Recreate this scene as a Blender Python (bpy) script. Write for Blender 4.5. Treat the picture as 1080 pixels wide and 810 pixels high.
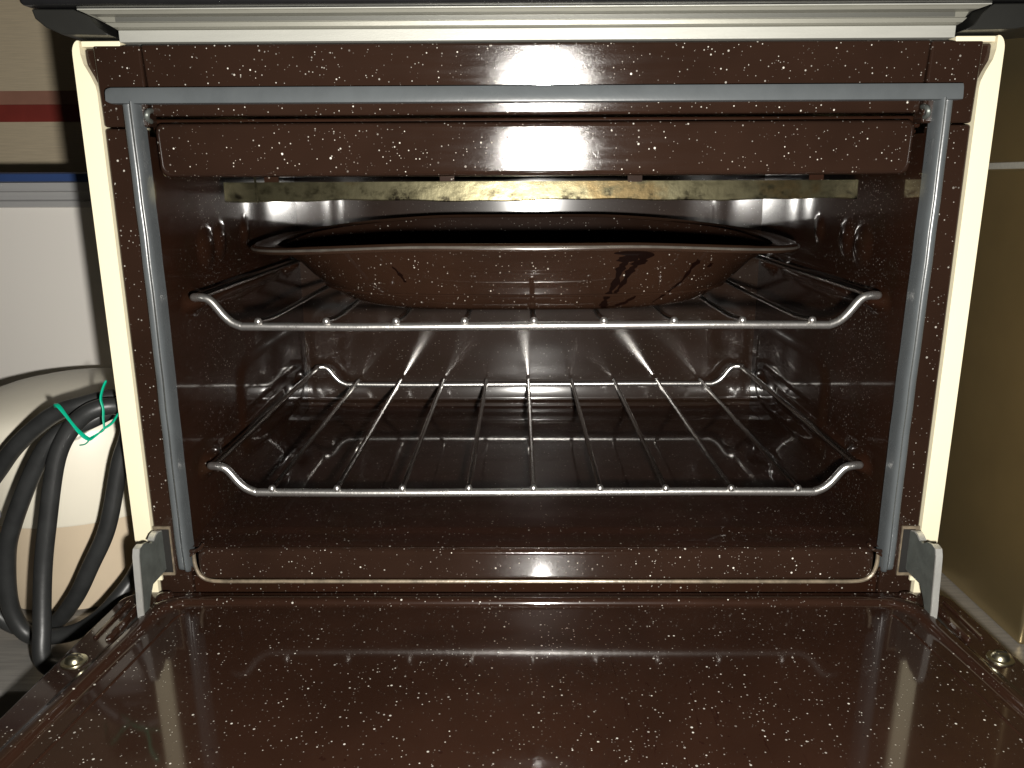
import bpy, bmesh, math, random
from mathutils import Vector, Matrix
random.seed(7)
R = math.radians
scene = bpy.context.scene
for o in list(bpy.data.objects): bpy.data.objects.remove(o)
col = scene.collection

# ------------------------------------------------------------ camera
PITCH, YAW, ROLL = R(14.2), R(.54), R(.25)
CAM = Vector((-.0102, -.5105, .335))
rz = Matrix.Rotation(YAW, 3, 'Z')
fw = rz @ Vector((0, math.cos(PITCH), -math.sin(PITCH)))
up0 = rz @ Vector((0, math.sin(PITCH), math.cos(PITCH)))
rt0 = rz @ Vector((1, 0, 0))
rt = math.cos(ROLL) * rt0 - math.sin(ROLL) * up0
up = math.cos(ROLL) * up0 + math.sin(ROLL) * rt0
cd = bpy.data.cameras.new('camera'); cam = bpy.data.objects.new('camera', cd); col.objects.link(cam)
cd.sensor_width = 36; cd.lens = 850 / 1080 * 36; cd.clip_start = .01; cd.clip_end = 50
m = Matrix((rt, up, -fw)).transposed().to_4x4(); m.translation = CAM
cam.matrix_world = m
scene.camera = cam

# ------------------------------------------------------------ light
world = bpy.data.worlds.new('World'); scene.world = world; world.use_nodes = True
bg = world.node_tree.nodes['Background']
bg.inputs[0].default_value = (1, .86, .66, 1); bg.inputs[1].default_value = .013
def lamp(name, loc, target, size, power, color):
    ld = bpy.data.lights.new(name, 'AREA'); ld.shape = 'DISK'; ld.size = size
    ld.energy = power; ld.color = color
    o = bpy.data.objects.new(name, ld); col.objects.link(o); o.location = loc
    o.rotation_euler = (Vector(target) - Vector(loc)).to_track_quat('-Z', 'Y').to_euler()
    return o
# the phone's flash beside and below the lens
lamp('flash', (CAM.x + .030, CAM.y, CAM.z - .037), (0, .05, .23), .018, 6.9, (1, .965, .90))
scene.view_settings.view_transform = 'Standard'; scene.view_settings.look = 'None'
scene.view_settings.gamma = 1; scene.view_settings.exposure = 0
scene.view_settings.use_curve_mapping = False
scene.render.engine = 'CYCLES'
scene.cycles.max_bounces = 8

# ------------------------------------------------------------ materials
class NT:
    def __init__(s, name):
        s.m = bpy.data.materials.new(name); s.m.use_nodes = True
        s.t = s.m.node_tree; s.b = s.t.nodes['Principled BSDF']; s.tc = s.t.nodes.new('ShaderNodeTexCoord')
    def n(s, typ, **kw):
        d = s.t.nodes.new(typ)
        for k, v in kw.items():
            if hasattr(d, k) and not k[0].isupper(): setattr(d, k, v)
        return d
    def l(s, a, b): s.t.links.new(a, b)
    def val(s, sock, v):
        if hasattr(v, 'is_linked') or isinstance(v, bpy.types.NodeSocket): s.l(v, sock)
        else: sock.default_value = v
    def math(s, op, a, b=0., c=None, clamp=False):
        d = s.n('ShaderNodeMath'); d.operation = op; d.use_clamp = clamp
        s.val(d.inputs[0], a); s.val(d.inputs[1], b)
        if c is not None: s.val(d.inputs[2], c)
        return d.outputs[0]
    def coord(s, scale=(1, 1, 1), rot=(0, 0, 0), loc=(0, 0, 0)):
        d = s.n('ShaderNodeMapping'); s.l(s.tc.outputs['Object'], d.inputs[0])
        d.inputs['Scale'].default_value = scale; d.inputs['Rotation'].default_value = rot; d.inputs['Location'].default_value = loc
        return d.outputs[0]
    def noise(s, scale, detail=3, rough=.55, vec=None, dist=0.):
        d = s.n('ShaderNodeTexNoise'); s.l(vec or s.tc.outputs['Object'], d.inputs['Vector'])
        d.inputs['Scale'].default_value = scale; d.inputs['Detail'].default_value = detail
        d.inputs['Roughness'].default_value = rough; d.inputs['Distortion'].default_value = dist
        return d.outputs['Fac']
    def ramp(s, x, lo, hi, a=0., b=1.):
        d = s.n('ShaderNodeMapRange'); d.interpolation_type = 'SMOOTHSTEP'
        s.l(x, d.inputs[0]); d.inputs[1].default_value = lo; d.inputs[2].default_value = hi
        d.inputs[3].default_value = a; d.inputs[4].default_value = b
        return d.outputs[0]
    def mix(s, f, a, b):
        d = s.n('ShaderNodeMix'); d.data_type = 'RGBA'
        s.val(d.inputs[0], f)
        for i, v in ((6, a), (7, b)):
            if isinstance(v, (tuple, list)): d.inputs[i].default_value = (*v[:3], 1)
            else: s.l(v, d.inputs[i])
        return d.outputs[2]
    def bump(s, h, strength, dist=.001):
        d = s.n('ShaderNodeBump'); d.inputs['Strength'].default_value = strength; d.inputs['Distance'].default_value = dist
        s.l(h, d.inputs['Height']); return d.outputs[0]
    def set(s, **kw):
        for k, v in kw.items():
            i = s.b.inputs[k.replace('_', ' ')]
            if isinstance(v, (tuple, list)): i.default_value = (*v[:3], 1)
            elif isinstance(v, (int, float)): i.default_value = v
            else: s.l(v, i)
        return s.m

def enamel(name, base=(.0220, .0112, .0074), dens=1., rough=.105, coat=.75, coatr=.05, stains=None, grime=0., peel=.085, spec=.16):
    t = NT(name)
    def specks(scale, r0, r1, pw, off):
        v = t.n('ShaderNodeTexVoronoi'); v.inputs['Scale'].default_value = scale
        t.l(t.coord(loc=off), v.inputs['Vector'])
        sep = t.n('ShaderNodeSeparateColor'); t.l(v.outputs['Color'], sep.inputs[0])
        rad = t.math('MULTIPLY_ADD', t.math('POWER', sep.outputs[0], pw), r1, r0)
        d = t.math('SUBTRACT', rad, v.outputs['Distance'])
        mk = t.math('MULTIPLY', d, 22., clamp=True)
        bright = t.math('MULTIPLY_ADD', sep.outputs[1], .75, .25)
        return t.math('MULTIPLY', mk, bright)
    clus = t.ramp(t.noise(45, 2), .36, .58, .25, 1.)
    a = specks(300, .02, .21, 3.8, (0, 0, 0)); b = specks(440, .05, .17, 2., (.31, .17, .05))
    sp = t.math('MULTIPLY', t.math('MAXIMUM', a, t.math('MULTIPLY', b, .75)), t.math('MULTIPLY', clus, dens), clamp=True)
    tone = t.mix(t.ramp(t.noise(14, 3), .35, .7), base, tuple(c * .78 for c in base))
    if grime:
        g = t.ramp(t.noise(28, 5, .65), .45, .68)
        tone = t.mix(t.math('MULTIPLY', g, grime), tone, (.02, .011, .006))
    c = t.mix(sp, tone, (.80, .76, .68))
    if stains == 'door':
        # dried drips running across the right half, plus small burnt dots
        st = t.ramp(t.noise(1, 4, .6, t.coord((150, 26, 60)), .6), .60, .68)
        sx = t.n('ShaderNodeSeparateXYZ'); t.l(t.tc.outputs['Object'], sx.inputs[0])
        reg = t.math('MULTIPLY', t.ramp(sx.outputs[0], -.02, .08), t.ramp(sx.outputs[1], -.07, -.1))
        reg = t.math('MULTIPLY', reg, t.ramp(sx.outputs[0], .2, .14))
        dots = t.ramp(t.noise(170, 2, .5), .70, .75)
        dk = t.math('MAXIMUM', t.math('MULTIPLY', st, reg), t.math('MULTIPLY', dots, t.ramp(sx.outputs[1], -.05, -.1)))
        c = t.mix(t.math('MULTIPLY', dk, .75), c, (.016, .006, .004))
    wipe = t.ramp(t.noise(1, 4, .6, t.coord((18, 60, 240), (0, R(9), 0))), .35, .75)
    rg = t.math('MULTIPLY_ADD', wipe, .05, rough - .02)
    bm_ = t.bump(t.noise(1900, 2, .5), peel, .0005)
    return t.set(Base_Color=c, Roughness=rg, Coat_Weight=coat, Coat_Roughness=coatr, Coat_IOR=1.5, Normal=bm_, Specular_IOR_Level=spec)

def plain(name, c, rough=.4, metal=0., bumpscale=0, bumpstr=.2, var=.15, stretch=(1, 1, 1), vscale=30, **kw):
    t = NT(name)
    v = t.noise(vscale, 4, .6, t.coord(stretch))
    cc = t.mix(t.ramp(v, .3, .7), c, tuple(x * (1 - var) for x in c))
    rr = t.math('MULTIPLY_ADD', v, .18, rough - .09)
    d = dict(Base_Color=cc, Roughness=rr, Metallic=metal)
    if bumpscale: d['Normal'] = t.bump(t.noise(bumpscale, 3, .6, t.coord(stretch)), bumpstr, .0008)
    d.update(kw)
    return t.set(**d)

M = {}
M['enamel'] = enamel('brown_speckled_enamel')
M['door'] = enamel('brown_speckled_enamel_door', base=(.0240, .0108, .0066), rough=.3, coat=1., coatr=.07, stains='door', peel=.05, spec=.06)
M['cavity'] = enamel('brown_enamel_baked', base=(.0215, .0088, .0050), dens=.5, rough=.40, coat=.65, coatr=.06, grime=.5, spec=.04)
M['back'] = enamel('brown_enamel_back', base=(.022, .0112, .0070), dens=.35, rough=.36, coat=1., coatr=.12, grime=.5, peel=.16, spec=.07)
M['floor'] = enamel('brown_enamel_floor', base=(.0225, .0100, .0068), dens=.7, rough=.40, coat=1., coatr=.05, grime=.4, peel=.1, spec=.12)
M['pan'] = enamel('brown_enamel_pan', base=(.0200, .0094, .0055), dens=.6, rough=.24, coat=.8, coatr=.04, peel=.08, spec=.12)
M['pan_in'] = enamel('brown_enamel_pan_inside', base=(.016, .0078, .0050), dens=.6, rough=.5, coat=.03, coatr=.3, spec=0.)  # darker than the pan outside: shade behind the rim put into the colour
M['pan_edge'] = plain('worn_enamel_rim', (.028, .0145, .009), .22, 0, Coat_Weight=1., Coat_Roughness=.09)
M['rim_highlight'] = plain('rim_highlight_metal', (.40, .36, .31), .30, .8, 200, .2, .4, vscale=80)  # pale metal stands in for the highlight line on the rim
M['cream'] = plain('cream_paint', (.85, .775, .56), .45, 0, var=.04, vscale=9)
M['seal'] = plain('grey_silicone', (.090, .099, .104), .27, 0, 120, .12, .2)
M['chrome'] = plain('chromed_wire', (.55, .53, .50), .18, 1, 300, .04, .1, vscale=120)
M['bar'] = plain('chrome_bar_lit', (.92, .90, .87), .29, .95, 260, .2, .25, vscale=140)  # same steel as the rods, paler to paint in the flash highlight
M['zinc'] = plain('zinc_plated_steel', (.17, .185, .17), .40, .5, 250, .15, .3, vscale=90)
M['zinc_edge'] = plain('sheared_steel_edge', (.8, .8, .76), .4, .7, 250, .3, .2)
M['alu'] = plain('aluminium_trim', (.44, .44, .40), .42, .3, 400, .1, .12, (1, 12, 12))
M['alu_mid'] = plain('aluminium_grey', (.27, .265, .225), .42, .4, 400, .1, .12, (1, 12, 12))
M['alu_shade'] = plain('aluminium_groove_shade', (.15, .15, .135), .4, .5, 400, .1, .12, (1, 12, 12))  # groove shade painted in as a darker aluminium
M['black'] = plain('black_gloss_plate', (.012, .012, .013), .28, 0, var=.3)
M['blackplastic'] = plain('black_plastic', (.02, .02, .018), .4, 0, var=.3)
M['steel'] = plain('brushed_steel', (.78, .66, .47), .36, .3, 60, .06, .2, (1, 1, 60))
M['steel_side'] = plain('brushed_steel_side', (.50, .40, .22), .32, .88, 60, .05, .2, (60, 1, 1), 5)
M['bench'] = plain('worktop_steel', (.42, .40, .37), .40, .5, 300, .06, .25, (1, 14, 1), 25)
M['red'] = plain('red_band', (.26, .04, .03), .4, 0, var=.3, vscale=12)
M['red_pale'] = plain('pale_red_band', (.40, .20, .14), .4, 0, var=.3, vscale=12)
M['rubber'] = plain('black_rubber', (.028, .029, .029), .42, 0, 200, .15, .35, vscale=60)
M['green'] = plain('green_plastic_tie', (.0, .42, .25), .35, 0, var=.2)
M['blue'] = plain('blue_plastic', (.03, .06, .17), .35, 0, var=.15)
M['bucket'] = plain('cream_plastic', (.84, .79, .66), .4, 0, var=.06, vscale=10)
M['beige'] = plain('beige_plastic', (.62, .51, .37), .45, 0, var=.1, vscale=10)
M['drip'] = plain('burnt_drip', (.005, .0018, .0012), .3, 0, var=.4, Specular_IOR_Level=.08)
M['dark'] = plain('dark_slot', (.01, .009, .008), .6)
M['brass'] = plain('zinc_screw', (.62, .58, .42), .3, 1, 200, .2, .3)
def milky(name, c, tr, alpha):
    t = NT(name); n = t.t
    dif = t.n('ShaderNodeBsdfDiffuse'); dif.inputs[0].default_value = (*c, 1)
    tl = t.n('ShaderNodeBsdfTranslucent'); tl.inputs[0].default_value = (*c, 1)
    gl = t.n('ShaderNodeBsdfGlossy'); gl.inputs[1].default_value = .18
    tp = t.n('ShaderNodeBsdfTransparent')
    def mx(f, a, b):
        d = t.n('ShaderNodeMixShader'); t.val(d.inputs[0], f); t.l(a, d.inputs[1]); t.l(b, d.inputs[2]); return d.outputs[0]
    fr = t.n('ShaderNodeFresnel'); fr.inputs[0].default_value = 1.45
    s = mx(tr, dif.outputs[0], tl.outputs[0]); s = mx(alpha, s, tp.outputs[0]); s = mx(fr.outputs[0], s, gl.outputs[0])
    n.links.new(s, n.nodes['Material Output'].inputs[0]); return t.m
M['milky'] = milky('milky_polypropylene', (.95, .91, .85), .2, .06)
M['milky_rim'] = milky('clear_rim', (.60, .60, .60), .3, .3)
M['clear'] = milky('clear_plastic', (.72, .74, .78), .3, .45)
# deflector strip: metal with scorch marks
t = NT('scorched_steel')
sc = t.ramp(t.noise(60, 5, .65, t.coord((1, 1, 1.6))), .42, .66)
sx = t.n('ShaderNodeSeparateXYZ'); t.l(t.tc.outputs['Object'], sx.inputs[0])
edge = t.ramp(sx.outputs[2], .334, .322)
spots = t.math('MULTIPLY', t.ramp(t.noise(230, 3, .6), .47, .56), t.math('MULTIPLY', edge, sc))
brown = t.ramp(t.noise(22, 4, .6), .48, .62)
rust = t.mix(brown, (.15, .135, .08), (.13, .095, .045))
c = t.mix(sc, rust, (.07, .062, .035)); c = t.mix(spots, c, (.01, .007, .004))
M['strip'] = t.set(Base_Color=c, Roughness=.25, Metallic=.9, Normal=t.bump(t.noise(180, 3), .15, .0006))
# sill edge: bare/tan enamel edge
M['edge'] = plain('worn_enamel_edge', (.25, .20, .14), .3, .2, 150, .3, .5, vscale=140)

# ------------------------------------------------------------ mesh helpers
def obj(name, bm, mat, parent=None, smooth=True, label=None, cat=None, group=None, kind=None, bev=0, ang=35, wn=False):
    bmesh.ops.remove_doubles(bm, verts=bm.verts, dist=1e-6)
    bmesh.ops.recalc_face_normals(bm, faces=bm.faces)
    me = bpy.data.meshes.new(name); bm.to_mesh(me); bm.free()
    me.materials.append(M[mat])
    o = bpy.data.objects.new(name, me); col.objects.link(o)
    if parent:
        o.parent = parent; o.matrix_parent_inverse = Matrix.Translation(-world_loc(parent))
    if bev:
        b = o.modifiers.new('bevel', 'BEVEL'); b.width = bev; b.segments = 3; b.limit_method = 'ANGLE'; b.angle_limit = R(40); b.harden_normals = True
    if smooth:
        me.shade_smooth() if hasattr(me, 'shade_smooth') else None
        for p in me.polygons: p.use_smooth = True
        me.set_sharp_from_angle(angle=R(ang)) if hasattr(me, 'set_sharp_from_angle') and not bev else None
    if wn:
        w_ = o.modifiers.new('weighted', 'WEIGHTED_NORMAL'); w_.weight = 100; w_.keep_sharp = True
    tag(o, label, cat, group, kind)
    return o
def world_loc(o):
    v = Vector(o.location)
    return v
def tag(o, label=None, cat=None, group=None, kind=None):
    for k, v in (('label', label), ('category', cat), ('group', group), ('kind', kind)):
        if v: o[k] = v
    return o
def empty(name, loc, label, cat, group=None):
    o = bpy.data.objects.new(name, None); col.objects.link(o); o.location = loc; o.empty_display_size = .02
    return tag(o, label, cat, group)
def box(bm, x0, x1, y0, y1, z0, z1):
    vs = [bm.verts.new((x, y, z)) for x in (x0, x1) for y in (y0, y1) for z in (z0, z1)]
    for f in ((0, 1, 3, 2), (4, 6, 7, 5), (0, 4, 5, 1), (2, 3, 7, 6), (0, 2, 6, 4), (1, 5, 7, 3)):
        bm.faces.new([vs[i] for i in f])
    return vs
def mbox(name, b, mat, parent, bev=.001, **kw):
    bm = bmesh.new(); box(bm, *b); return obj(name, bm, mat, parent, bev=bev, **kw)
def loft(bm, rings, closed=True, cap0=False, cap1=False, loop=False):
    vr = [[bm.verts.new(p) for p in r] for r in rings]
    n = len(vr[0]); pairs = list(zip(vr, vr[1:])) + ([(vr[-1], vr[0])] if loop else [])
    for a, b in pairs:
        for i in range(n if closed else n - 1):
            j = (i + 1) % n
            bm.faces.new((a[i], a[j], b[j], b[i]))
    if cap0: bm.faces.new(vr[0][::-1])
    if cap1: bm.faces.new(vr[-1])
    return vr
def spline(pts, per=8, closed=False):
    P = [Vector(p) for p in pts]; n = len(P); out = []
    segs = n if closed else n - 1
    for i in range(segs):
        g = lambda k: P[k % n] if closed else P[max(0, min(n - 1, k))]
        a, b, c, d = g(i - 1), g(i), g(i + 1), g(i + 2)
        for s in range(per):
            u = s / per
            out.append(.5 * ((2 * b) + (c - a) * u + (2 * a - 5 * b + 4 * c - d) * u * u + (3 * b - a - 3 * c + d) * u ** 3))
    if not closed: out.append(P[-1])
    return out
def tube(bm, pts, r, seg=10, closed=False, flat=1., roundcap=False):
    P = [Vector(p) for p in pts]; n = len(P)
    rr = r if callable(r) else (lambda k: r)
    T = []
    for i in range(n):
        a = P[(i - 1) % n] if closed or i > 0 else P[0]; b = P[(i + 1) % n] if closed or i < n - 1 else P[-1]
        T.append((b - a).normalized())
    nrm = T[0].orthogonal().normalized() if abs(T[0].z) > .9 else T[0].cross(Vector((0, 0, 1))).normalized()
    rings = []
    for i in range(n):
        nrm = (nrm - T[i] * nrm.dot(T[i])).normalized(); bn = T[i].cross(nrm)
        k = rr(i / max(1, n - 1))
        rings.append([P[i] + nrm * (k * math.cos(2 * math.pi * j / seg)) + bn * (k * flat * math.sin(2 * math.pi * j / seg)) for j in range(seg)])
    if roundcap and not closed:
        for end in (0, -1):
            base = rings[end]; c = P[end]; d = -T[0] if end == 0 else T[-1]
            k = rr(0 if end == 0 else 1)
            extra = [[c + (p - c) * math.cos(a) + d * (k * math.sin(a)) for p in base] for a in (R(30), R(60), R(80))]
            rings = (extra[::-1] + rings) if end == 0 else (rings + extra)
    loft(bm, rings, True, not closed, not closed, closed)
def rrect(x0, x1, y0, y1, r, n=8):
    pts = []
    for cx, cy, a0 in ((x1 - r, y1 - r, 0), (x0 + r, y1 - r, 90), (x0 + r, y0 + r, 180), (x1 - r, y0 + r, 270)):
        for k in range(n + 1):
            a = R(a0 + 90 * k / n); pts.append((cx + r * math.cos(a), cy + r * math.sin(a)))
    return pts
def lathe(bm, prof, c, n=40):
    rings = [[(c[0] + r * math.cos(2 * math.pi * k / n), c[1] + r * math.sin(2 * math.pi * k / n), c[2] + z) for k in range(n)] for r, z in prof]
    return loft(bm, rings, True, True, True)
def extrude_profile(bm, prof, axis, a0, a1, n=1, closed=True):
    def pt(a, p): return (a, p[0], p[1]) if axis == 'x' else (p[0], p[1], a) if axis == 'z' else (p[0], a, p[1])
    rings = [[pt(a0 + (a1 - a0) * k / n, p) for p in prof] for k in range(n + 1)]
    loft(bm, rings, closed, closed, closed)

# ============================================================ setting
mbox('worktop', (-1.3, .95, -.036, .47, -.045, 0), 'bench', None, .003, kind='structure')
w = mbox('wall', (-1.3, .95, .47, .49, -.1, 1.0), 'steel', None, 0, kind='structure')
mbox('wall_stripe', (-1.3, -.1, .4685, .4705, .403, .422), 'red', w, 0)
mbox('wall_stripe', (-1.3, -.1, .4685, .4705, .4222, .437), 'red_pale', w, 0)
mbox('floor', (-1.6, 1.4, -1.8, .5, -.92, -.9), 'bench', None, 0, kind='structure')

# ============================================================ neighbouring steel cabinet
cab = empty('steel_cabinet', (.5, .25, 0), 'brushed steel cabinet with a bright horizontal seam standing right beside the oven', 'cabinet')
mbox('side_panel', (.3578, .60, .022, .46, 0.0, .3425), 'steel_side', cab, .003)
mbox('side_panel', (.3578, .60, .022, .46, .3455, .70), 'steel_side', cab, .003)
mbox('seam_trim', (.3568, .59, .03, .45, .3415, .3465), 'alu', cab, .0008)

# ============================================================ OVEN
oven = empty('oven', (0, .17, 0), 'tabletop oven with cream sides, open door and brown white-speckled enamel', 'oven')
CW, CB = .239, .345         # cavity half width, back
# cabinet sides with cream front flange
for s in (-1, 1):
    bm = bmesh.new()
    # flange: outer edge rounded at the top, inner edge chamfered
    xo, xi, xt = .2752, .2632, .2705
    lev = [(0., xo, xi), (.1, xo, xi), (.2, xo, xi), (.3, xo, xi), (.387, xo, xi), (.391, xo, xi + .0006), (.3965, xo, xt - .0045), (.403, xo, xt - .0012), (.4085, xo, xt)]
    for k in range(1, 6):
        a = R(k * 15); lev.append((.4085 + .0078 * math.sin(a), xo - .0047 + .0047 * math.cos(a), xt))
    rings = [[(s * o1, -.0008, z), (s * i1, -.0008, z), (s * i1, .011, z), (s * o1, .011, z)] for z, o1, i1 in lev]
    loft(bm, rings, True, True, True)
    box(bm, s * .2748, s * .2735, .011, .40, 0, .4155)
    obj('cabinet_side', bm, 'cream', oven, smooth=False)
    # tan folded strip at the top between side and trim
    mbox('folded_edge', tuple(sorted((s * .2695, s * .2462))) + (-.0008, .02, .4125, .4158), 'cream', oven, .0006)
mbox('cabinet_back', (-.2734, .2734, .395, .40, .0, .414), 'cream', oven, .001)
mbox('cabinet_top', (-.2734, .2734, .012, .395, .4095, .4145), 'cream', oven, .001)

# face frame pieces (top panel leans forward a touch)
def slanted(name, x0, x1, z0, z1, y0, y1, mat='enamel', parent=oven, th=.012, bev=.0016):
    bm = bmesh.new(); vs = box(bm, x0, x1, 0, th, z0, z1)
    for v in vs:
        f = (v.co.z - z0) / (z1 - z0); v.co.y += y0 + (y1 - y0) * f
    return obj(name, bm, mat, parent, bev=bev)
slanted('frame_panel', -.2335, .2315, .3735, .4135, .0030, -.0026)
for s in (-1, 1):
    a, b = (.2345 if s < 0 else .2325), .2628
    x0, x1 = sorted((s * a, s * b))
    slanted('frame_corner', x0, x1, .3672, .4135, .0012, -.0012)
    x0, x1 = sorted((s * .2398, s * .2628))
    slanted('side_stile', x0, x1, .047, .3664, .0012, .0012)
    # corner bevel under the chamfer of the flange
    x0, x1 = sorted((s * .2631, s * .2704))
    slanted('frame_corner', x0, x1, .392, .4125, .004, .004)
# shadow gap under frame panel + upper bar
slanted('gap_strip', -.2395, .2395, .3655, .3728, .016, .016, 'cavity')
bm = bmesh.new()
pts = rrect(-.2318, .2283, .3375, .3698, .005)
rings = []
for ins, y in ((0, .03), (0, .0085), (.0006, .0068), (.0016, .0058), (.0032, .0053)):
    q = rrect(-.2345 + ins, .2322 - ins, .3375 + ins, .3698 - ins, .005)
    rings.append([(x, y + (.3698 - z) * .065, z) for x, z in q])
loft(bm, rings, True, True, True)
obj('grill_cover', bm, 'enamel', oven, ang=60, wn=True)

# door seal: flat top bar and two ribbed uprights
bm = bmesh.new()
prof = [(.004, .3800), (-.0068, .3798), (-.0080, .3802), (-.0081, .3815), (-.0076, .3868), (-.0066, .3890), (.003, .3896)]
rings = []
for x, k in ((-.2552, .72), (-.2538, .9), (-.252, 1), (-.1, 1), (.1, 1), (.2495, 1), (.2508, .98)):
    rings.append([(x, y, .385 + (z - .385) * k) for y, z in prof])
loft(bm, rings, True, True, True); obj('door_seal', bm, 'seal', oven)
for s in (-1, 1):
    bm = bmesh.new()
    prof = [(.2365, .004)]
    for c, r, h in ((.2388, .0022, .0090), (.2440, .0030, .0042)):
        for k in range(9):
            a = R(180 - 22.5 * k); prof.append((c + r * math.cos(a), -max(0, math.sin(a)) ** .6 * h))
    prof.append((.2472, .004))
    rings = []
    zs = [.0735, .0742, .0755, .078] + [.078 + (.378 - .078) * k / 16 for k in range(1, 16)] + [.3812]
    for z in zs:
        sq = {0: .35, 1: .7, 2: .9}.get(zs.index(z), 1.)
        wob = .0004 * math.sin(z * 21 + s) + .00015 * math.sin(z * 140)
        rings.append([(s * (.2425 + .0016 * z / .38 + (x - .243) * (.8 + .2 * sq) + wob), y * sq if y < 0 else y, z) for x, y in prof])
    loft(bm, rings, True, True, True); obj('door_seal', bm, 'seal', oven)
    # seal clip at the top inside corner
    bm = bmesh.new(); tube(bm, spline([(s * .2335, .004, .377), (s * .2325, -.004, .3755), (s * .2335, -.004, .372), (s * .2345, .003, .3705)], 4), .0016, 8, roundcap=True)
    obj('seal_clip', bm, 'zinc', oven)

# deflector strip under the grill
bm = bmesh.new()
nx = 60
def stripz(x): return .3212 + .0006 * math.sin(x * 40) + .0003 * math.sin(x * 131)
rings = []
for k in range(nx + 1):
    x = -.2155 + .439 * k / nx; y = .064 + .0012 * math.sin(x * 17)
    z = stripz(x)
    rings.append([(x, y, z), (x, y - .0004, z + .0008), (x, y + .0005, .3342), (x, y + .0015, .3342), (x, y + .0012, z)])
loft(bm, rings, True, True, True); obj('deflector_strip', bm, 'strip', oven, smooth=False, label='scorched golden metal strip with burnt brown spots')
for x, z in ((-.193, .327),):
    bm = bmesh.new(); tube(bm, [(x, .0625, .3465), (x + .0006, .0622, .334), (x + .0015, .062, z - .0065)], .0008, 6)
    obj('strip_seam', bm, 'strip', oven)
for x in (-.182, -.06, .07, .195):
    mbox('strip_hanger', (x - .005, x + .005, .0650, .0662, .3335, .3605), 'cavity', oven, 0)
# grill element tubes above the strip
bm = bmesh.new(); tube(bm, spline([(-.19, .33, .349), (-.19, .12, .349), (-.17, .1, .349), (.17, .1, .349), (.19, .12, .349), (.19, .33, .349)], 6), .0035, 8)
obj('grill_element', bm, 'zinc', oven)

# cavity -----------------------------------------------------
def bump_(y, z, cy, cz, ry, rz_, h, p=2.):
    d = (abs((y - cy) / ry) ** p + abs((z - cz) / rz_) ** p)
    return h * max(0., 1 - d) ** .8 if d < 1 else 0.
def wall_h(y, z):
    h = 0.
    for zr in (.134, .2535):
        for cy in (.052, .30):
            h = max(h, bump_(y, z, cy, zr, .02, .0072, .0105))
        h = max(h, bump_(y, z, .175, zr - .001, .095, .0055, .0060, 4))
    h = max(h, bump_(y, z, .085, .288, .016, .014, .0035)); h = max(h, bump_(y, z, .115, .291, .012, .013, .003)); h = max(h, bump_(y, z, .175, .294, .010, .01, .003))
    # wide pressed panel
    d = (abs((y - .225) / .105) ** 5 + abs((z - .150) / .044) ** 5)
    e = max(0., min(1., (1 - d) / .55)); h = max(h, .0024 * e * e * (3 - 2 * e))
    return h
for s in (-1, 1):
    bm = bmesh.new(); ny, nz = 90, 84
    g = []
    for i in range(ny + 1):
        row = []
        for j in range(nz + 1):
            y = .004 + (CB + .001 - .004) * i / ny; z = .0865 + (.362 - .0865) * j / nz
            x = CW + .003 * (y / CB) - wall_h(y, z)
            if y < .012: x += 0
            row.append(bm.verts.new((s * x, y, z)))
        g.append(row)
    for i in range(ny):
        for j in range(nz): bm.faces.new((g[i][j], g[i + 1][j], g[i + 1][j + 1], g[i][j + 1]))
    obj('cavity_wall', bm, 'cavity', oven, ang=80)
bm = bmesh.new()   # back wall with pressed border
def backy(x, z):
    e = min((.205 - abs(x)) / .006, (.33 - z) / .006)
    y = CB - .0015 * max(0, min(1, e))
    if z < .132:                      # pressed cove above the floor
        t_ = min(1., (.132 - z) / .030); y -= .0057 * t_ * t_
    if z < .102: y += .004 * min(1, (.102 - z) / .003)
    return y
nx, nz = 60, 140; g = []
for i in range(nx + 1):
    g.append([bm.verts.new((x, backy(x, z), z)) for x in [-.2435 + .487 * i / nx] for z in [.0855 + (.362 - .0855) * j / nz for j in range(nz + 1)]])
for i in range(nx):
    for j in range(nz): bm.faces.new((g[i][j], g[i + 1][j], g[i + 1][j + 1], g[i][j + 1]))
obj('back_wall', bm, 'back', oven, ang=80)
bm = bmesh.new()   # floor with raised centre panel and rolled front edge
prof = [(.346, .0965), (.340, .0935), (.333, .0915)] + [(.333 - k * .03, .0912) for k in range(1, 11)] + [(.028, .0912), (.024, .0904), (.020, .0900), (.010, .0902), (.005, .0901), (.001, .0897)]
rings = [[(x, y, z) for y, z in prof] for x in [-.2415 + .483 * k / 40 for k in range(41)]]
loft(bm, rings, False); obj('cavity_floor', bm, 'floor', oven, ang=60)
mbox('cavity_ceiling', (-.243, .243, .03, .346, .3605, .365), 'cavity', oven, 0)
# sill panel below the opening
bm = bmesh.new(); rings = []
for ins, y in ((0, .006), (0, .0012), (.0004, -.0006), (.0012, -.0020), (.0024, -.0031), (.0040, -.0036)):
    q = rrect(-.2335 + ins, .2335 - ins, .0668 + ins * .6, .0898 - ins, .006)
    rings.append([(x, y, z) for x, z in q])
loft(bm, rings, True, True, True); obj('sill_panel', bm, 'enamel', oven, ang=60, wn=True)
bm = bmesh.new()
pth = [(-.2352, -.002, .088), (-.2345, -.003, .078), (-.2315, -.0035, .0705), (-.2255, -.0037, .0668), (-.215, -.0038, .0660)] + \
      [(x / 100, -.0038, .0660) for x in range(-20, 21, 4)] + [(.215, -.0038, .0660), (.2255, -.0037, .0668), (.2315, -.0035, .0705), (.2345, -.003, .078), (.2352, -.002, .088)]
tube(bm, spline(pth, 5), .0013, 8); obj('sill_edge', bm, 'edge', oven, label='worn tan enamel edge of the sill')
mbox('base_panel', (-.2628, .2628, .006, .014, .002, .0655), 'cavity', oven, .001)
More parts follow.
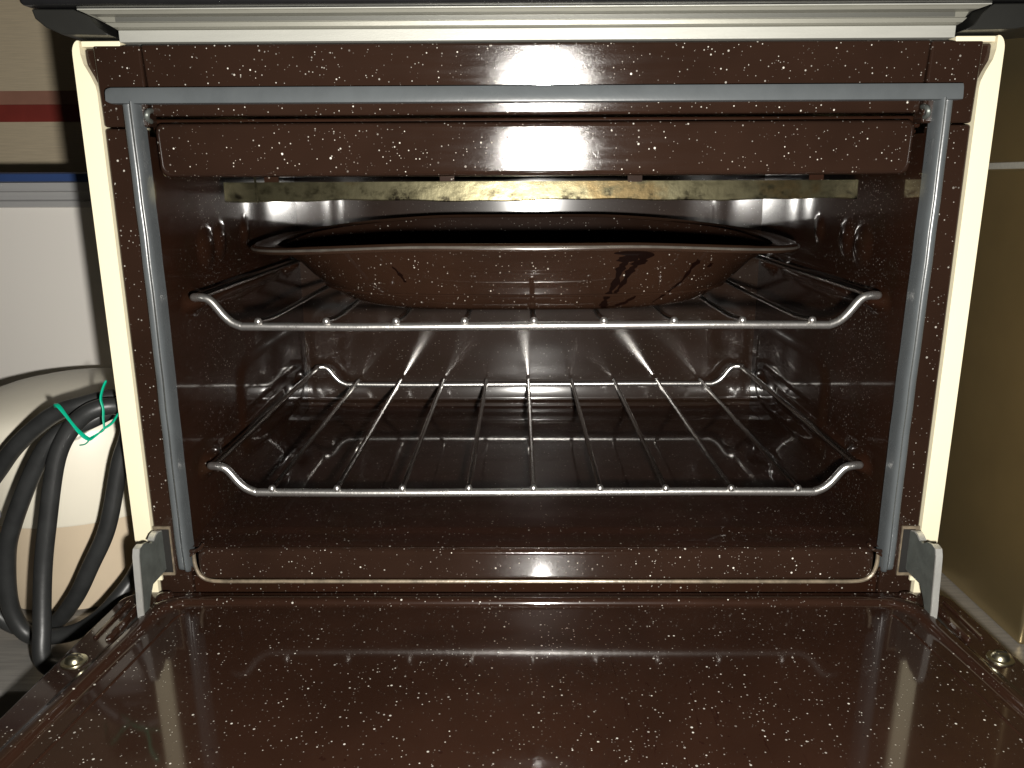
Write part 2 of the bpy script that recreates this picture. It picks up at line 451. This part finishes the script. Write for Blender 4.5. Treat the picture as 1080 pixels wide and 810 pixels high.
for s in (-1, 1):   # small pressed corner folds where sill meets the seal
    bm = bmesh.new()
    tube(bm, spline([(s * .2285, -.001, .0925), (s * .2300, -.0035, .0905), (s * .2335, -.004, .0890), (s * .2385, -.003, .0885)], 5), .0013, 7, roundcap=True)
    tube(bm, spline([(s * .2345, -.003, .0870), (s * .2385, -.0045, .0845), (s * .2390, -.0042, .0805), (s * .2362, -.0035, .0745)], 5), .0011, 7, roundcap=True)
    obj('corner_fold', bm, 'enamel', oven)

# hinges ------------------------------------------------------
for s in (-1, 1):
    # slot plate
    bm = bmesh.new(); x0, x1 = sorted((s * .2504, s * .2622)); box(bm, x0, x1, -.0006, .0008, .069, .1055)
    slot = obj('hinge_slot', bm, 'edge', oven, smooth=False)
    x0, x1 = sorted((s * .2512, s * .2592)); mbox('slot_opening', (x0, x1, -.0012, -.0004, .0715, .1035), 'dark', slot, 0)
    out = [(.004, .1020), (-.006, .1035), (-.011, .1035), (-.0150, .1012), (-.0185, .1012), (-.0235, .1048), (-.031, .1062), (-.0350, .1045), (-.0362, .100),
           (-.0372, .088), (-.0380, .075), (-.0390, .066), (-.039, .056), (-.033, .056), (-.028, .066), (-.022, .0735), (-.012, .0735), (-.004, .0735), (.004, .0745)]
    bm = bmesh.new()
    xa, xb = .2556, .2577
    rings = [[(s * x, y, z) for y, z in out] for x in (xa, xb)]
    loft(bm, rings, True, True, True)
    h = obj('hinge', bm, 'zinc', oven, smooth=False, bev=.0003)
    # folded bright edge flange at the front
    bm = bmesh.new(); pp = [(-.0300, .1066), (-.0350, .1056), (-.0368, .1012), (-.0379, .088), (-.0387, .075), (-.0397, .066), (-.0398, .058)]
    rings = [[(s * (.2548 + dx), y - dy, z + dy * .3) for dx, dy in ((0, 0), (.0040, 0), (.0043, .0010), (0, .0012))] for y, z in pp]
    loft(bm, rings, True, True, True); obj('hinge_edge', bm, 'zinc_edge', h, ang=30)
    bm = bmesh.new(); pp = [(-.0035, .1035), (-.008, .1050), (-.0120, .1044), (-.016, .1020)]
    rings = [[(s * (.2546 + dx), y - dy, z + dy) for dx, dy in ((0, 0), (.0042, 0), (.0042, .0010), (0, .0010))] for y, z in pp]
    loft(bm, rings, True, True, True); obj('hinge_edge', bm, 'zinc_edge', h, ang=30)
    mbox('lower_flange', tuple(sorted((s * .2640, s * .2590))) + (-.0022, -.0004, .0660, .0690), 'cream', oven, 0)

# hob on top --------------------------------------------------
bm = bmesh.new(); box(bm, -.2925, .318, -.020, .40, .4318, .452); obj('hob_plate', bm, 'black', oven, bev=.003, label='black hob plate overhanging the oven top')
bm = bmesh.new()   # aluminium trim, ends cut at a slant
prof = [(-.0030, .4212, -.2455, .2446), (-.0068, .4222, -.2462, .2455), (-.0072, .4245, -.2505, .2478), (-.0040, .4252, -.2510, .2482), (-.0040, .4282, -.2560, .2500), (-.0095, .4288, -.2580, .2525),
        (-.0105, .4303, -.2625, .2570), (-.0100, .4311, -.2640, .2590), (.010, .4311, -.2640, .2590), (.010, .4212, -.2450, .2440)]
vs = [[bm.verts.new((p[2 if k == 0 else 3], p[0], p[1])) for p in prof] for k in (0, 1)]
for i in range(len(prof)):
    j = (i + 1) % len(prof); bm.faces.new((vs[0][i], vs[0][j], vs[1][j], vs[1][i]))
bm.faces.new(vs[0]); bm.faces.new(vs[1][::-1])
tr = obj('trim_strip', bm, 'alu_mid', oven, smooth=False)
mbox('trim_lip', (-.2450, .2440, -.0036, .01, .4145, .4211), 'alu', tr, .0004)
mbox('trim_edge', (-.2640, .2590, -.0112, -.0098, .4308, .4316), 'alu', tr, .0003)
mbox('trim_groove_shade', (-.2455, .2420, -.0046, -.0036, .4256, .4280), 'alu_shade', tr, 0)
for s in (-1, 1):
    bm = bmesh.new()
    o_ = [(.2466, .4172), (.2520, .4210), (.2570, .4270), (.2655, .4312), (.2900, .4314), (.2885, .4262), (.2830, .4215), (.2740, .4176)]
    if s > 0: o_ = [(.2450, .4172), (.2500, .4200), (.2540, .4260), (.2600, .4312), (.318, .4314), (.318, .4225), (.2900, .4205), (.2740, .4176)]
    loft(bm, [[(s * x, y, z) for x, z in o_] for y in (-.012, .05)], True, True, True)
    obj('hob_bracket', bm, 'blackplastic', oven, bev=.001)

# open door ---------------------------------------------------
def door_ring(hx, y0, y1, r, z, tap=0.):
    q = rrect(-hx, hx, y1, y0, r, 10)
    return [(x * (1 + tap * (y0 - y) / hx), y, z) for x, y in q]
Y1 = -.345
bm = bmesh.new()
rings = [door_ring(.2825, -.0048, Y1, .012, .034, .05), door_ring(.2832, -.0046, Y1, .012, .0562, .05), door_ring(.2822, -.0056, Y1 + .001, .012, .0580, .05), door_ring(.2808, -.0068, Y1 + .002, .012, .0585, .05),
         door_ring(.2585, -.0105, Y1 + .03, .018, .0585, .11), door_ring(.2560, -.0125, Y1 + .032, .017, .0592, .11), door_ring(.2545, -.0145, Y1 + .034, .016, .0608, .11), door_ring(.2525, -.0165, Y1 + .036, .016, .0615, .11),
         door_ring(.2500, -.0190, Y1 + .038, .016, .0615, .11), door_ring(.2488, -.0202, Y1 + .0395, .0155, .0611, .11), door_ring(.2478, -.0212, Y1 + .0405, .0155, .0603, .11), door_ring(.2472, -.0217, Y1 + .041, .015, .0592, .11), door_ring(.2466, -.0222, Y1 + .042, .015, .0582, .11), door_ring(.2450, -.0240, Y1 + .043, .015, .0577, .11), door_ring(.2430, -.026, Y1 + .045, .015, .0575, .11)]
loft(bm, rings, True, False, True)
door = obj('door', bm, 'door', oven, ang=60, wn=True, label='open oven door lying flat, brown speckled inner side')
mbox('door_shell', (-.279, .279, Y1 + .002, -.006, .026, .0565), 'cream', door, .002)
for x, y in ((-.2760, -.0875), (.2755, -.0835)):
    bm = bmesh.new()
    lathe(bm, [(.0001, .0048), (.0026, .0045), (.0042, .0034), (.0050, .0018), (.0052, .0012), (.0073, .0009), (.0076, .0002), (.0074, -.001)], (x, y, .0585), 28)
    sc_ = obj('screw', bm, 'brass', door, ang=50)
    mbox('screw_slot', (x - .003, x + .003, y - .0005, y + .0005, .0629, .0634), 'dark', sc_, 0)
for s in (-1, 1):
    bm = bmesh.new(); lathe(bm, [(.0002, .0034), (.003, .0030), (.0052, .0018), (.0062, 0), (.0060, -.001)], (s * .2535, -.0125, .0586), 24)
    obj('rivet', bm, 'door', door, ang=80)
    mbox('hinge_cutout', tuple(sorted((s * .2535, s * .2615))) + (-.060, -.028, .0588, .0592), 'dark', door, 0)
    bm = bmesh.new(); tube(bm, [(s * .2662, -.024, .0592), (s * .2668, -.064, .0592)], .0020, 8, roundcap=True)
    obj('pressed_rib', bm, 'door', door)
    bm = bmesh.new(); tube(bm, spline([(s * .2748, -.020, .0590), (s * .2756, -.045, .0592), (s * .2762, -.062, .0590)], 4), .0014, 8, roundcap=True)
    obj('pressed_rib', bm, 'door', door)
    bm = bmesh.new(); tube(bm, spline([(s * .2330, -.0330, .0572), (s * .2362, -.0375, .0573), (s * .2390, -.060, .0573), (s * .2500, -.16, .0573), (s * .2640, -.285, .0573)], 6), .0010, 8, roundcap=True)
    obj('pressed_rib', bm, 'door', door)

_p = Matrix.Translation((0, -.02, .060)); door.matrix_basis = _p @ Matrix.Rotation(R(.8), 4, 'X') @ _p.inverted()   # hangs a little below level

# ============================================================ racks
def make_rack(zl, zs, label, sag, y0=.0215, y1=.331, X=.2262):
    rack = empty('oven_rack', (0, .176, zl), label, 'rack', 'wire racks in the oven')
    r = .0028
    def bar(y):
        return spline([(-X - .001, y + .002 * (1 if y < .1 else -1), zs), (-X + .006, y, zs), (-X + .011, y, zs - .0025), (-X + .018, y, zs - .0115), (-X + .0235, y, zl + .0028), (-X + .030, y, zl)], 6) + \
               spline([(x, y, zl + .0006 * math.sin(x * 9)) for x in (-.12, 0, .12)], 6) + \
               spline([(X - .030, y, zl), (X - .0235, y, zl + .0028), (X - .018, y, zs - .0115), (X - .011, y, zs - .0025), (X - .006, y, zs), (X + .001, y + .002 * (1 if y < .1 else -1), zs)], 6)
    for y in (y0, y1):
        bm = bmesh.new(); tube(bm, bar(y), r, 12, roundcap=True); obj('frame_wire', bm, 'bar', rack)
    for s in (-1, 1):
        bm = bmesh.new(); tube(bm, [(s * X, y0 + .001, zs), (s * (X + .0006), .17, zs), (s * X, y1 - .001, zs)], r * .92, 10); obj('frame_wire', bm, 'chrome', rack)
    rod = None
    for k in range(9):
        x = -.184 + .046 * k
        if rod is None:
            bm = bmesh.new(); zr = zl + r + .0013
            tube(bm, [(x, y0 - .0026, zr), (x, y0 - .0006, zr), (x, y0 + .0012, zr), (x, y0 + .01, zr - sag * .4), (x, y0 + .03, zr - sag), (x, .17, zr - sag * 1.1), (x, y1 - .04, zr - sag), (x, y1 + .002, zr)], .0020, 10)
            rod = obj('rod', bm, 'chrome', rack)
            bm = bmesh.new(); lathe(bm, [(.0003, .0022), (.0017, .0017), (.0025, .0005), (.0026, -.0008), (.0021, -.002), (.0003, -.0026)], (x, y0 - .0030, zr + .0002), 12); end = obj('rod_end', bm, 'bar', rod)  # rod tips take the paler chrome as a painted flash glint
        else:
            c = rod.copy(); col.objects.link(c); c.location.x += .046 * k + random.uniform(-.0006, .0006)
            e = end.copy(); col.objects.link(e); e.parent = c; e.matrix_parent_inverse = Matrix.Identity(4)
    return rack
make_rack(.1218, .1410, 'lower chromed wire rack, empty, close above the oven floor', .0004)
make_rack(.2405, .2600, 'upper chromed wire rack carrying the brown pan', .0024)

# ============================================================ roasting pan
pan = empty('roasting_pan', (0, .165, .2468), 'brown speckled enamel roasting pan with drip stains on the upper rack', 'pan')
PC = Vector((0, .164, .2470)); TILT = R(2.4)
def sup(a, b, n, th):
    c, s = math.cos(th), math.sin(th)
    return a * math.copysign(abs(c) ** (2 / n), c), b * math.copysign(abs(s) ** (2 / n), s)
PM = Matrix.Translation(PC + Vector((-.0060, 0, .0012))) @ Matrix.Rotation(TILT, 4, 'X')
NTH = 96
PROF = [(.090, .060, 0.0, 3.2), (.122, .092, .0, 3.2), (.135, .1005, .0008, 3.2), (.146, .1042, .0038, 3.1), (.158, .1062, .0115, 3.1), (.169, .1080, .0205, 3.1), (.179, .1099, .031, 3.0), (.1865, .1115, .0405, 3.0), (.1905, .1125, .0465, 3.0)]
def hull(t, th, off=0.):
    t = max(0, min(len(PROF) - 1.0001, t)); i = int(t); f = t - i
    a, b, z, n = [PROF[i][k] * (1 - f) + PROF[i + 1][k] * f for k in range(4)]
    x, y = sup(a + off, b + off, n, th)
    return PM @ Vector((x, y, z - off * .3))
bm = bmesh.new()
RIM = [(.1945, .1142, .0482, 3.0), (.199, .1150, .0472, 2.9), (.2080, .1160, .0478, 2.8), (.2135, .1172, .0494, 2.7), (.2158, .1190, .0486, 2.7), (.2168, .1200, .0462, 2.7), (.2166, .1200, .0446, 2.7), (.2146, .1188, .0438, 2.7)]
def ring(a, b, z, n):   # handle ends dip a little
    out = []
    for k in range(NTH):
        x, y = sup(a, b, n, 2 * math.pi * k / NTH)
        out.append(PM @ Vector((x, y, z - (.0095 * max(0, (abs(x) - .07) / .145) ** 1.4 * min(1, max(0, (z - .028) / .012))))))
    return out
inner = [ring(a - .0016, b - .0016, z + .0014, n) for a, b, z, n in PROF]
outer = [ring(*p) for p in PROF] + [ring(p[0], p[1], p[2] - .0012, p[3]) for p in RIM[:3]] + [ring(.2130, .1170, .0462, 2.7)]
loft(bm, [r for r in outer] + [ring(.2132, .1172, .0478, 2.7)] , True, True, False)
pb = obj('pan_body', bm, 'pan', pan, ang=60)
bm = bmesh.new(); loft(bm, inner + [ring(.1942, .1139, .0478, 3.0)], True, True, False)
obj('pan_inside', bm, 'pan_in', pan, ang=60, label='inside of the pan, rim shade put into its darker enamel')
bm = bmesh.new(); loft(bm, [ring(p[0], p[1], p[2] + .0006, p[3]) for p in RIM], True)
obj('rim', bm, 'pan_edge', pan, ang=70, label='worn shiny rolled rim of the pan')
bm = bmesh.new(); tube(bm, ring(.2166, .1198, .0476, 2.7), .0010, 8, True); obj('rim_highlight', bm, 'rim_highlight', pan)  # thin bright bead added as the rim's painted highlight
# bead groove lines around the lower wall
bm = bmesh.new(); tube(bm, [hull(4.05, 2 * math.pi * k / NTH, .0001) for k in range(NTH)], .0011, 8, True); obj('bead', bm, 'pan', pan)
# drips: thin raised patches that follow the wall
def drip(th0, pts, name='drip_stain'):
    bm = bmesh.new(); L = []; Rr = []
    n = 26
    P = spline([(p[0], p[1], p[2]) for p in pts], 6)
    for i, p in enumerate(P):
        wv = .8 * p.z * (1 + .4 * math.sin(i * 1.3 + th0 * 7) + .3 * math.sin(i * 2.9 + 1))
        L.append(bm.verts.new(hull(p.y, th0 + p.x - wv, .0005))); Rr.append(bm.verts.new(hull(p.y, th0 + p.x + wv, .0005)))
    for i in range(len(P) - 1): bm.faces.new((L[i], L[i + 1], Rr[i + 1], Rr[i]))
    return obj(name, bm, 'drip', pb)
F = -math.pi / 2
D = lambda px_: (px_ - 553) / 850 * .565 / .16   # roughly angle offset along the front wall
drip(F + .25, [(0, 7.6, .075), (0, 7.0, .05), (-.02, 6.2, .018), (-.03, 5, .016), (-.035, 3.8, .014), (-.02, 2.8, .02), (.0, 2.3, .012)])
drip(F + .25, [(.06, 7.4, .03), (.05, 6.7, .032), (.02, 6, .018), (.0, 5, .012), (-.01, 4.2, .008)])
drip(F + .25, [(.10, 4.0, .006), (.075, 3.4, .02), (.03, 2.9, .024), (-.01, 2.6, .012)])
drip(F + .60, [(.0, 7.7, .05), (.0, 7.0, .038), (-.03, 6.1, .018), (-.045, 5.2, .013), (-.075, 4.2, .011), (-.11, 3.2, .006)])
drip(F + .66, [(.02, 7.4, .02), (.03, 6.6, .026), (.02, 5.9, .012)])
drip(F - .36, [(-.02, 6.2, .004), (0, 5.7, .01), (.015, 5.1, .006)])

# ============================================================ tub with blue lid
tub = empty('storage_tub', (-.48, .36, 0), 'large milky plastic storage tub with blue lid left of the oven', 'tub')
def rbox(bm, x0, x1, y0, y1, r, levels, cap0=True, cap1=True):
    loft(bm, [[(x, y, z) for x, y in rrect(x0 + i, x1 - i, y0 + i, y1 - i, r, 6)] for i, z in levels], True, cap0, cap1)
bm = bmesh.new(); rbox(bm, -.66, -.302, .245, .455, .03, [(.03, .001), (.022, .004), (.012, .15), (.004, .311), (.004, .3125)], True, False); obj('tub_body', bm, 'milky', tub)
bm = bmesh.new(); rbox(bm, -.66, -.302, .245, .455, .03, [(.004, .312), (-.003, .313), (-.0035, .318), (-.001, .3195), (-.001, .326), (-.0035, .3272), (-.0035, .3345), (.0, .335)], False, False); obj('tub_rim', bm, 'milky_rim', tub)
bm = bmesh.new(); rbox(bm, -.66, -.302, .245, .455, .03, [(-.004, .335), (-.006, .3358), (-.006, .342), (-.004, .3435), (.01, .3438), (.014, .341)]); obj('lid', bm, 'blue', tub)

# ============================================================ bucket
bk = empty('bucket', (-.384, .150, 0), 'cream lidded beige bucket behind the black cable coil', 'bucket')
bm = bmesh.new(); lathe(bm, [(.078, .0005), (.0845, .003), (.0885, .077)], (-.384, .150, 0), 64); obj('bucket_body', bm, 'beige', bk, ang=50)
bm = bmesh.new(); lathe(bm, [(.0898, .0765), (.0908, .0782), (.0908, .1480)] + [(.0908 * math.cos(R(a)), .148 + .028 * math.sin(R(a))) for a in (12, 24, 36, 48, 60, 72, 83)], (-.384, .150, 0), 64); obj('lid', bm, 'bucket', bk, ang=50)

# ============================================================ small clear box
bm = bmesh.new()
rbox(bm, -.56, -.405, .040, .056, .005, [(.006, .020), (.003, .023), (.0, .088), (-.002, .089), (-.002, .0925), (.001, .0925), (.001, .024)], True, False)
cb = obj('clear_container', bm, 'clear', None, label='small clear plastic container beside the black cable', cat='container')

# ============================================================ cable coil (one cable, several turns)
def P(x, y, z): return (x, y, z)
rc = .0060
path = [(-.290, -.018, .0078), (-.322, -.021, .0078), (-.340, -.019, .013), (-.3445, -.008, .0345), (-.3444, .002, .0697), (-.3391, .006, .1019), (-.3284, .0105, .1494), (-.3175, .015, .1712), (-.3042, .0185, .1826), (-.291, .026, .1840),
        (-.2865, .034, .1750), (-.2900, .036, .158), (-.2975, .034, .1380), (-.3104, .031, .0917), (-.3258, .029, .0612), (-.341, .028, .0347), (-.3624, .031, .0120), (-.3883, .032, .0085), (-.4077, .032, .0271), (-.4133, .032, .0696), (-.4009, .031, .1107), (-.3814, .031, .1375),
        (-.3636, .029, .1567), (-.3375, .030, .1766), (-.3169, .033, .1833), (-.2980, .044, .1850), (-.2885, .054, .168), (-.2885, .052, .1119), (-.294, .044, .0608),
        (-.3092, .024, .0343), (-.3315, .0192, .0162), (-.3524, .0174, .0105), (-.3726, .0166, .0124), (-.3812, .0158, .0353), (-.3775, .015, .0728), (-.3687, .0142, .0995), (-.3471, .0144, .1418), (-.3310, .018, .1645), (-.313, .029, .172), (-.2935, .050, .178), (-.290, .09, .16), (-.290, .20, .09), (-.292, .30, .03), (-.295, .38, .0078)]
CP = spline(path, 8)
bm = bmesh.new(); tube(bm, CP, rc, 14, roundcap=True)
obj('cable', bm, 'rubber', None, label='thick black cable coiled up between oven and bucket', cat='cable')

# green twist tie around the bundle
bm = bmesh.new()
tie = [(-.3290, .020, .1850), (-.3215, .008, .1905), (-.3165, .004, .1890), (-.3104, .002, .1815), (-.304, .0005, .1735), (-.2979, 0, .1685), (-.2932, .0, .1705), (-.2885, .002, .1746), (-.2840, .006, .1780), (-.2815, .010, .183)]
tube(bm, spline(tie, 8), lambda k: .0011 + .0006 * math.sin(k * 9) ** 2, 8, flat=.5, roundcap=True)
tube(bm, spline([(-.2850, .006, .2060), (-.2875, .006, .2010), (-.2895, .006, .1945), (-.2885, .0055, .1880), (-.2880, .003, .1815), (-.2875, .001, .1750), (-.2915, -.0005, .1722), (-.2955, -.001, .1702)], 8), lambda k: .0016 - .0008 * k, 8, flat=.5, roundcap=True)
tube(bm, spline([(-.2960, -.0005, .1695), (-.3010, .001, .1648), (-.3062, .003, .1632)], 5), .0005, 6)
obj('twist_tie', bm, 'green', None, label='thin green twist tie knotted around the black cable', cat='twist tie')
